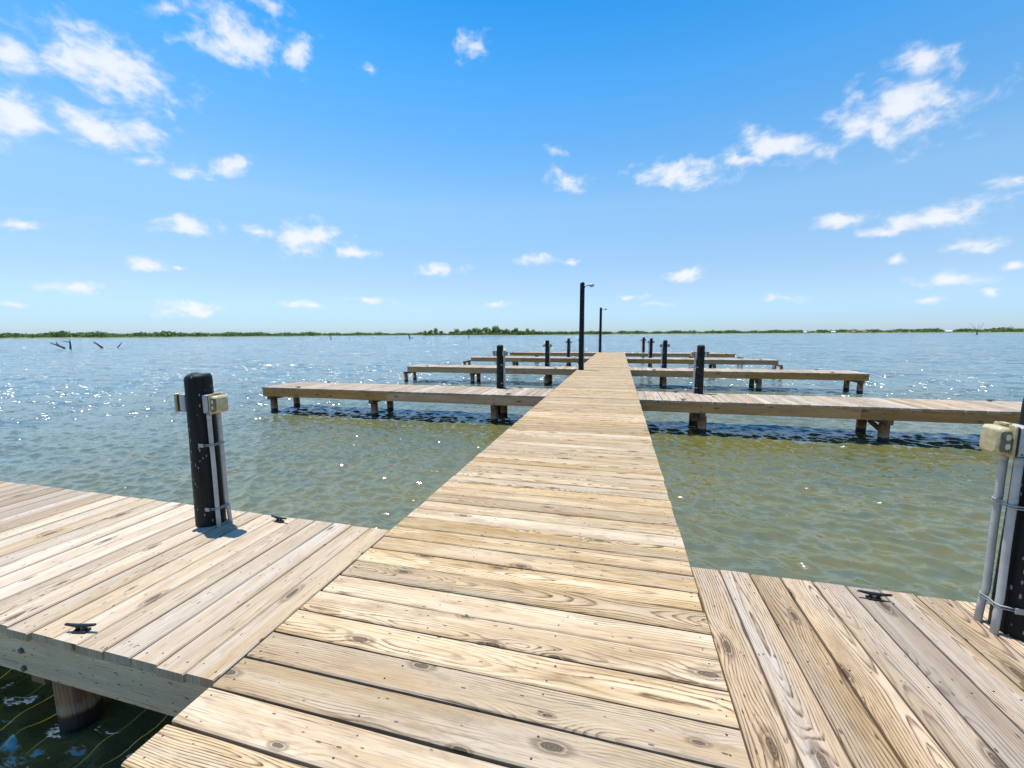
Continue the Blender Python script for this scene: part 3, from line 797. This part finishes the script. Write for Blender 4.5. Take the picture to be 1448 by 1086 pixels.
def woods(name, azs, dfun, hfun, words, rnd, off=(25, 120), per=46):
    b = MB()
    for az in azs:
        h = hfun(az) * rnd.uniform(.7, 1.15)
        x, y, _ = polar(az, dfun(az) + rnd.uniform(*off))
        crown(b, (x, y, WATER_Z + 0.6 + h * 0.45), h * rnd.uniform(.55, .85), h * .52, per, h * 0.13, rnd)
    o = b.build(name, M_WOODS)
    return tag(o, words, 'woods', None, 'stuff')
woods('distant_wood', [rs.uniform(-90, -24) for _ in range(1900)], dL, lambda z: max(5.2, 6.4 + 1.0 * math.sin(z * .9) + 0.9 * math.sin(z * 2.3)), 'low green woods lining the far left shore', rs, (5, 90))
woods('distant_wood', [rs.uniform(-14, -1) for _ in range(330)] + [rs.uniform(-26.5, -13) for _ in range(230)], dM, lambda z: 6.0 if z > -14 else 4.0, 'low green scrub along the wooded point, tailing off behind the lamp posts', rs, (12, 60))
woods('distant_wood', [rs.uniform(-8, 80) for _ in range(2300)], dR, lambda z: 7.8 + 1.0 * math.sin(z * 1.1) + 1.2 * math.sin(z * 2.9), 'thin line of woods along the far right shore', rs, (20, 160), 40)

# small far houses among the trees of the right shore
M_WHITE = simple('white_siding', (0.72, 0.71, 0.68), 0.7); M_ROOF = simple('pale_roof', (0.55, 0.52, 0.50), 0.7); M_TAN = simple('tan_siding', (0.5, 0.40, 0.30), 0.7)
M_ROOF2 = simple('brown_roof', (0.25, 0.15, 0.11), 0.7)
for az, w, h, ma, mr, lab in ((20.8, 9, 3.0, M_WHITE, M_ROOF, 'tiny white house far away, leftmost of those on the right shore'), (23.3, 11, 3.0, M_WHITE, M_ROOF, 'tiny long white house far across the lake left of the tan houses'),
                         (25.0, 8, 3.4, M_TAN, M_ROOF2, 'tiny tan house with a brown roof, left one of the pair on the right shore'), (25.9, 9, 3.2, M_TAN, M_ROOF2, 'tiny tan house with a brown roof, right one of the pair on the right shore'),
                         (32.0, 12, 2.8, M_WHITE, M_ROOF, 'tiny pale roofed house far away, rightmost of those on the right shore')):
    r = empty('house', polar(az, dR(az) + 14, WATER_Z + 0.6), (0, 0, R(-az)), lab, 'house', 'houses on the far shore')
    w *= 0.75; h *= 0.85
    b = MB(); b.box((0, 0, h / 2), (w, 7, h)); b.build('wall', ma, r)
    b = MB(); hw, hd, e = w / 2 + .5, 4.0, h + 2.0
    b.v = [(-hw, -hd, h), (hw, -hd, h), (hw, hd, h), (-hw, hd, h), (-hw + 1.5, 0, e), (hw - 1.5, 0, e)]
    for q in ((0, 1, 5, 4), (2, 3, 4, 5), (1, 2, 5), (3, 0, 4), (3, 2, 1, 0)): b.face(q)
    b.build('roof', mr, r)

# ------------------------------------------------------------------ dead snags in the lake
def snag(name, az, d, branches, lab, grp='dead snags standing in the lake', size=0.46):
    """branches: lists of (x, z) points in metres seen from the boardwalk, with a start radius"""
    b = MB(); c, s = math.cos(R(az)), math.sin(R(az)); x0, y0, _ = polar(az, d)
    for pts, r in branches:
        p3 = []
        for i, (x, z) in enumerate(pts):
            t = 0.35 * math.sin(i * 2.1 + r * 40) * (0.3 if i == 0 else 1.0) * abs(x + 0.2)
            x *= size; z *= size
            p3.append((x * c + t * s, -x * s + t * c, z))
        n = len(p3)
        b.tube(p3, [r * (1 - 0.72 * i / (n - 1)) for i in range(n)], 7)
    o = b.build(name, M_SNAG, None, (x0, y0, WATER_Z))
    return tag(o, lab, 'dead tree', grp)
px = 1 / 582.0
snag('dead_snag', -61.9, 97, [([(0.9, -1.2), (0.5, 0.3), (-1.2, 1.3), (-2.6, 2.1)], 0.20), ([(-0.6, 0.9), (-1.0, 1.7), (-1.2, 2.5)], 0.12)], 'dark forked snag leaning left in the water at the far left')
snag('dead_snag', -61.35, 94, [([(0.1, -1.5), (0.0, 0.6), (0.1, 1.8), (0.05, 3.1)], 0.17), ([(0.05, 2.2), (-1.0, 2.5), (-1.9, 2.7)], 0.08)], 'upright dark snag with a side branch beside the forked one at far left')
snag('dead_snag', -59.3, 95, [([(0.6, -1.0), (0.2, 0.3), (-0.9, 1.5), (-1.6, 2.3)], 0.20), ([(-0.5, 1.1), (-1.1, 1.6), (-1.9, 1.9)], 0.10)], 'thick dark snag leaning left, third snag from the left picture edge')
snag('dead_snag', -58.0, 95, [([(-0.5, -0.6), (-0.2, 0.4), (0.4, 1.2), (0.8, 1.9)], 0.13)], 'short thin dark snag leaning right, fourth from the left picture edge')
small = [(-54.14, .5), (-52.97, .8), (-51.5, .8), (-51.0, 1.0), (-49.3, .8), (-48.9, .7), (-44.5, .7), (-41.4, 1.0), (-40.9, .7), (-39.2, .9), (-35.85, 1.0), (-33.1, 1.3), (-29.97, 2.0), (-27.9, 1.8), (-18.5, 1.6)]
for i, (az, h) in enumerate(small):
    d = 205 + rs.uniform(-20, 45)
    lean = rs.uniform(-.5, .5)
    snag('dead_snag', az, d, [([(0, -1.5), (0.02, 0.2), (lean * h * .6, h * .7), (lean * h, h)], 0.14)], 'small dark stub of a dead tree poking out of the far water', 'small stubs far out in the lake', 0.68)
snag('dead_snag', -38.1, 212, [([(0, -1), (0.05, 1.5), (0, 3.0)], .2), ([(-1.3, 3.0), (0, 3.2), (1.2, 3.1)], .16), ([(0.7, -1), (0.7, 1.0), (.6, 1.6)], .14), ([(-.8, -1), (-.7, .9)], .13)], 'dead trunk topped by a flat nest far out on the left')
snag('dead_snag', -28.4, 205, [([(0.6, -1), (0.3, 1.2), (-0.3, 2.6), (-0.9, 3.8)], .3), ([(-0.1, 2.2), (0.7, 3.2), (1.0, 4.1)], .2), ([(1.4, -1), (1.1, 1.0), (.5, 2.0)], .2)], 'crooked branching dead tree in the middle distance left of the wooded point', size=0.68)
snag('dead_snag', -26.4, 205, [([(-1.6, .9), (-1.1, .3), (-.3, -.1), (.6, .1), (1.0, .9)], .16)], 'curved dead branch lying in the water, right of the crooked dead tree')
snag('dead_snag', -20.4, 205, [([(0, -1.5), (0, 1.0), (0.03, 2.2), (0.02, 3.4)], .22)], 'straight dark pole of a dead trunk in front of the wooded point')
snag('dead_snag', 33.8, 430, [([(0, -1.0), (0.1, 2.0), (0.0, 3.2)], .5), ([(0, 2.5), (-2.5, 7), (-5.5, 11.5)], .15), ([(0, 2.5), (0.3, 6), (1.2, 11)], .15), ([(0.1, 2.5), (2.2, 7), (3.8, 11.8)], .15), ([(-.2, 2.6), (-1.6, 6.5), (-2.2, 9.0)], .12)], 'thin many branched dead tree standing alone far out on the right', size=0.68)

# ------------------------------------------------------------------ sky
SUN = Vector((-0.20, 0.11, 1.0)).normalized()
elev = math.asin(SUN.z); azim = math.atan2(SUN.x, SUN.y)
CLOUDS = [(-1.0916, 0.3972, 0.0274, 0.0209, 0.28, 1), (-0.9882, 0.4144, 0.08, 0.0396, -0.026, 1), (-1.097, 0.3179, 0.0463, 0.0303, 0.211, 1), (-0.9965, 0.3322, 0.0685, 0.0243, 0.113, 0.95), (-0.7981, 0.5099, 0.0766, 0.0343, -0.019, 0.85), (-0.6967, 0.5106, 0.0383, 0.0206, 0.443, 0.7), (-0.9056, 0.5189, 0.0289, 0.0105, 0.314, 0.7), (-0.7433, 0.5662, 0.0482, 0.0103, 0.037, 0.7), (-0.3368, 0.5647, 0.0398, 0.0251, 0.266, 0.4), (-0.5546, 0.5133, 0.0204, 0.0094, 0.129, 0.4), (-0.951, 0.2973, 0.0254, 0.0094, 0.225, 0.4), (-0.8924, 0.2955, 0.0223, 0.0117, 0.008, 0.7), (-0.8298, 0.3111, 0.0383, 0.0167, 0.572, 0.75), (-1.1054, 0.168, 0.0262, 0.009, 0.179, 0.8), (-0.9005, 0.1988, 0.0436, 0.016, 0.038, 0.75), (-0.7813, 0.2062, 0.033, 0.012, 0.017, 0.7), (-0.6942, 0.1999, 0.0634, 0.0287, 0.174, 0.9), (-0.6082, 0.1805, 0.0404, 0.0119, -0.081, 0.65), (-0.9631, 0.1279, 0.026, 0.0121, 0.102, 0.8), (-0.9199, 0.1259, 0.0135, 0.005, 0.091, 0.5), (-1.0613, 0.0815, 0.041, 0.011, 0.173, 0.7), (-0.9123, 0.0517, 0.0695, 0.0156, 0.119, 0.55), (-1.1203, 0.0501, 0.0269, 0.0075, 0.051, 0.3), (-0.7063, 0.0649, 0.0573, 0.0089, 0.026, 0.4), (-0.5833, 0.0801, 0.063, 0.0094, -0.069, 0.3), (-0.4269, 0.1496, 0.0535, 0.0157, 0.021, 0.8), (-0.2923, 0.0715, 0.0472, 0.0099, -0.002, 0.5), (-0.1912, 0.171, 0.0449, 0.0126, -0.015, 0.6), (-0.1152, 0.1662, 0.0229, 0.0094, -0.028, 0.5), (-0.1221, 0.3344, 0.0435, 0.0191, -0.164, 0.65), (-0.1516, 0.393, 0.0418, 0.0103, -0.152, 0.2), (0.1237, 0.3269, 0.0928, 0.0245, -0.076, 0.9), (0.2957, 0.3467, 0.0761, 0.021, -0.277, 0.9), (0.2387, 0.3337, 0.0576, 0.0107, -0.168, 0.6), (0.4678, 0.3577, 0.0769, 0.04, -0.136, 1), (0.4419, 0.3439, 0.0561, 0.0229, -0.115, 0.9), (0.492, 0.4184, 0.0418, 0.0166, -0.25, 0.8), (0.6049, 0.2212, 0.0275, 0.0103, -0.249, 0.6), (0.3993, 0.2008, 0.0487, 0.0137, 0.053, 0.7), (0.5335, 0.1869, 0.0682, 0.0167, 0.023, 0.85), (0.4603, 0.1759, 0.0326, 0.0104, -0.154, 0.6), (0.5676, 0.1378, 0.0266, 0.0128, -0.152, 0.85), (0.489, 0.1261, 0.0155, 0.0093, -0.12, 0.4), (0.6243, 0.0993, 0.0166, 0.0061, -0.126, 0.5), (0.5542, 0.0855, 0.0462, 0.0114, 0.003, 0.7), (0.5279, 0.0554, 0.0291, 0.007, -0.062, 0.4), (0.5996, 0.0617, 0.0147, 0.0065, -0.078, 0.4), (0.1396, 0.1259, 0.0424, 0.0151, 0.09, 0.65), (0.3277, 0.0707, 0.0378, 0.0096, -0.052, 0.55), (0.0244, 0.0831, 0.0312, 0.0079, -0.029, 0.45), (0.0892, 0.0655, 0.0375, 0.0078, -0.029, 0.4)]
w = bpy.data.worlds.new('World'); sc.world = w; w.use_nodes = True
N = NT(w.node_tree); bg = w.node_tree.nodes['Background']
sky = N.n('ShaderNodeTexSky', sky_type='NISHITA')
sky.sun_disc = False; sky.sun_elevation = elev; sky.sun_rotation = azim
sky.altitude = 0; sky.air_density = 1.0; sky.dust_density = 0.3; sky.ozone_density = 2.0
tc = N.n('ShaderNodeTexCoord')
sp = N.n('ShaderNodeSeparateXYZ'); N.put(sp.inputs[0], tc.outputs['Generated'])
az = N.math('ARCTAN2', sp.outputs[0], sp.outputs[1]); el = N.math('ARCSINE', sp.outputs[2])
ae = N.vec(az, el, 0.0)
wn = N.n('ShaderNodeTexNoise'); N.put(wn.inputs['Vector'], ae); wn.inputs['Scale'].default_value = 17.0; wn.inputs['Detail'].default_value = 3.0
wv = N.n('ShaderNodeVectorMath', operation='MULTIPLY_ADD')
N.put(wv.inputs[0], wn.outputs['Color']); wv.inputs[1].default_value = (0.036, 0.024, 0.0); wv.inputs[2].default_value = (0, 0, 0)
wa = N.n('ShaderNodeVectorMath', operation='ADD'); N.put(wa.inputs[0], ae); N.put(wa.inputs[1], wv.outputs[0])
ws = N.n('ShaderNodeVectorMath', operation='SUBTRACT'); N.put(ws.inputs[0], wa.outputs[0]); ws.inputs[1].default_value = (0.018, 0.012, 0.0)
field = None
for (cx, cy, a, b, rot, wt) in CLOUDS:
    mp = N.n('ShaderNodeMapping', vector_type='TEXTURE')
    N.put(mp.inputs['Vector'], ws.outputs[0])
    mp.inputs['Location'].default_value = (cx, cy, 0); mp.inputs['Rotation'].default_value = (0, 0, rot); mp.inputs['Scale'].default_value = (a * 1.26, b * 1.24, 1)
    ln = N.n('ShaderNodeVectorMath', operation='LENGTH'); N.put(ln.inputs[0], mp.outputs[0])
    val = N.math('MULTIPLY_ADD', ln.outputs['Value'], -1.0, 0.55 + 0.45 * wt)      # 0 at the edge
    field = val if field is None else N.math('SMOOTH_MAX', field, val, 0.15)
fb = N.n('ShaderNodeMapping'); N.put(fb.inputs['Vector'], ws.outputs[0]); fb.inputs['Scale'].default_value = (1.0, 1.5, 1.0)
f1 = N.noise(fb.outputs[0], 24.0, 8.0, 0.56)
dens = N.math('MULTIPLY_ADD', N.math('SUBTRACT', f1, 0.5), 2.7, field)
dens = N.step(dens, -0.22, 1.0)
lit = N.step(N.math('MULTIPLY_ADD', f1, 0.8, dens), 0.3, 1.3)
CL = 4.65
cloud = N.mix(lit, (0.78 * CL, 0.85 * CL, 0.99 * CL), (1.00 * CL, 1.00 * CL, 1.02 * CL))
hs = N.n('ShaderNodeHueSaturation'); hs.inputs['Saturation'].default_value = 1.22; hs.inputs['Value'].default_value = 1.0
N.put(hs.inputs['Color'], sky.outputs[0])
# the air: deep blue overhead, paling towards the horizon
rp = N.n('ShaderNodeValToRGB'); N.put(rp.inputs[0], N.math('DIVIDE', N.math('MAXIMUM', el, 0.0), R(50)))
K = 1 / 1.3
stops = [(1.0, (0.50, 0.95, 1.20)), (0.9, (0.2, 0.98, 1.22)), (39.5 / 50, (0.10, 1.01, 1.25)), (29 / 50, (0.62, 1.25, 1.33)), (16 / 50, (1.30, 1.24, 1.09)), (7 / 50, (0.90, 0.87, 0.92)), (1.7 / 50, (0.53, 0.71, 1.10)), (0.0, (0.50, 0.69, 1.15))]
er = rp.color_ramp
while len(er.elements) < len(stops): er.elements.new(0.5)
for e, (p, c) in zip(er.elements, sorted(stops)): e.position = p; e.color = (c[0] * K, c[1] * K, c[2] * K, 1)
skyc = N.mix(1.0, hs.outputs[0], rp.outputs[0], 'MULTIPLY')
N.put(bg.inputs['Color'], N.mix(N.math('MULTIPLY', dens, 0.82), skyc, cloud))
bg.inputs['Strength'].default_value = 0.123
w.cycles.sampling_method = 'MANUAL'; w.cycles.sample_map_resolution = 512

ld = bpy.data.lights.new('sun', 'SUN'); ld.energy = 3.6; ld.angle = R(0.53); ld.color = (1.0, 0.955, 0.89)
lo = bpy.data.objects.new('sun', ld); lo.rotation_euler = SUN.to_track_quat('Z', 'Y').to_euler(); lo.location = (0, 0, 30); col.objects.link(lo)

# ------------------------------------------------------------------ camera
cd = bpy.data.cameras.new('camera'); cd.sensor_width = 36.0; cd.lens = 582.345 / 1448 * 36.0
cd.clip_start = 0.05; cd.clip_end = 20000
co = bpy.data.objects.new('camera', cd); col.objects.link(co); sc.camera = co
rr = Vector((0.96836924, 0.24946753, -0.00519382)); uu = Vector((-0.02494781, 0.11750989, 0.99275829)); ff = Vector((-0.24827128, 0.96122702, -0.12001663))
M = Matrix((rr, uu, -ff)).transposed().to_4x4(); M.translation = Vector((0, 0, 1.27)); co.matrix_world = M

sc.view_settings.view_transform = 'Standard'; sc.view_settings.look = 'None'
sc.view_settings.exposure = 0.8; sc.view_settings.gamma = 1.0
sc.cycles.max_bounces = 6; sc.cycles.sample_clamp_indirect = 6.0
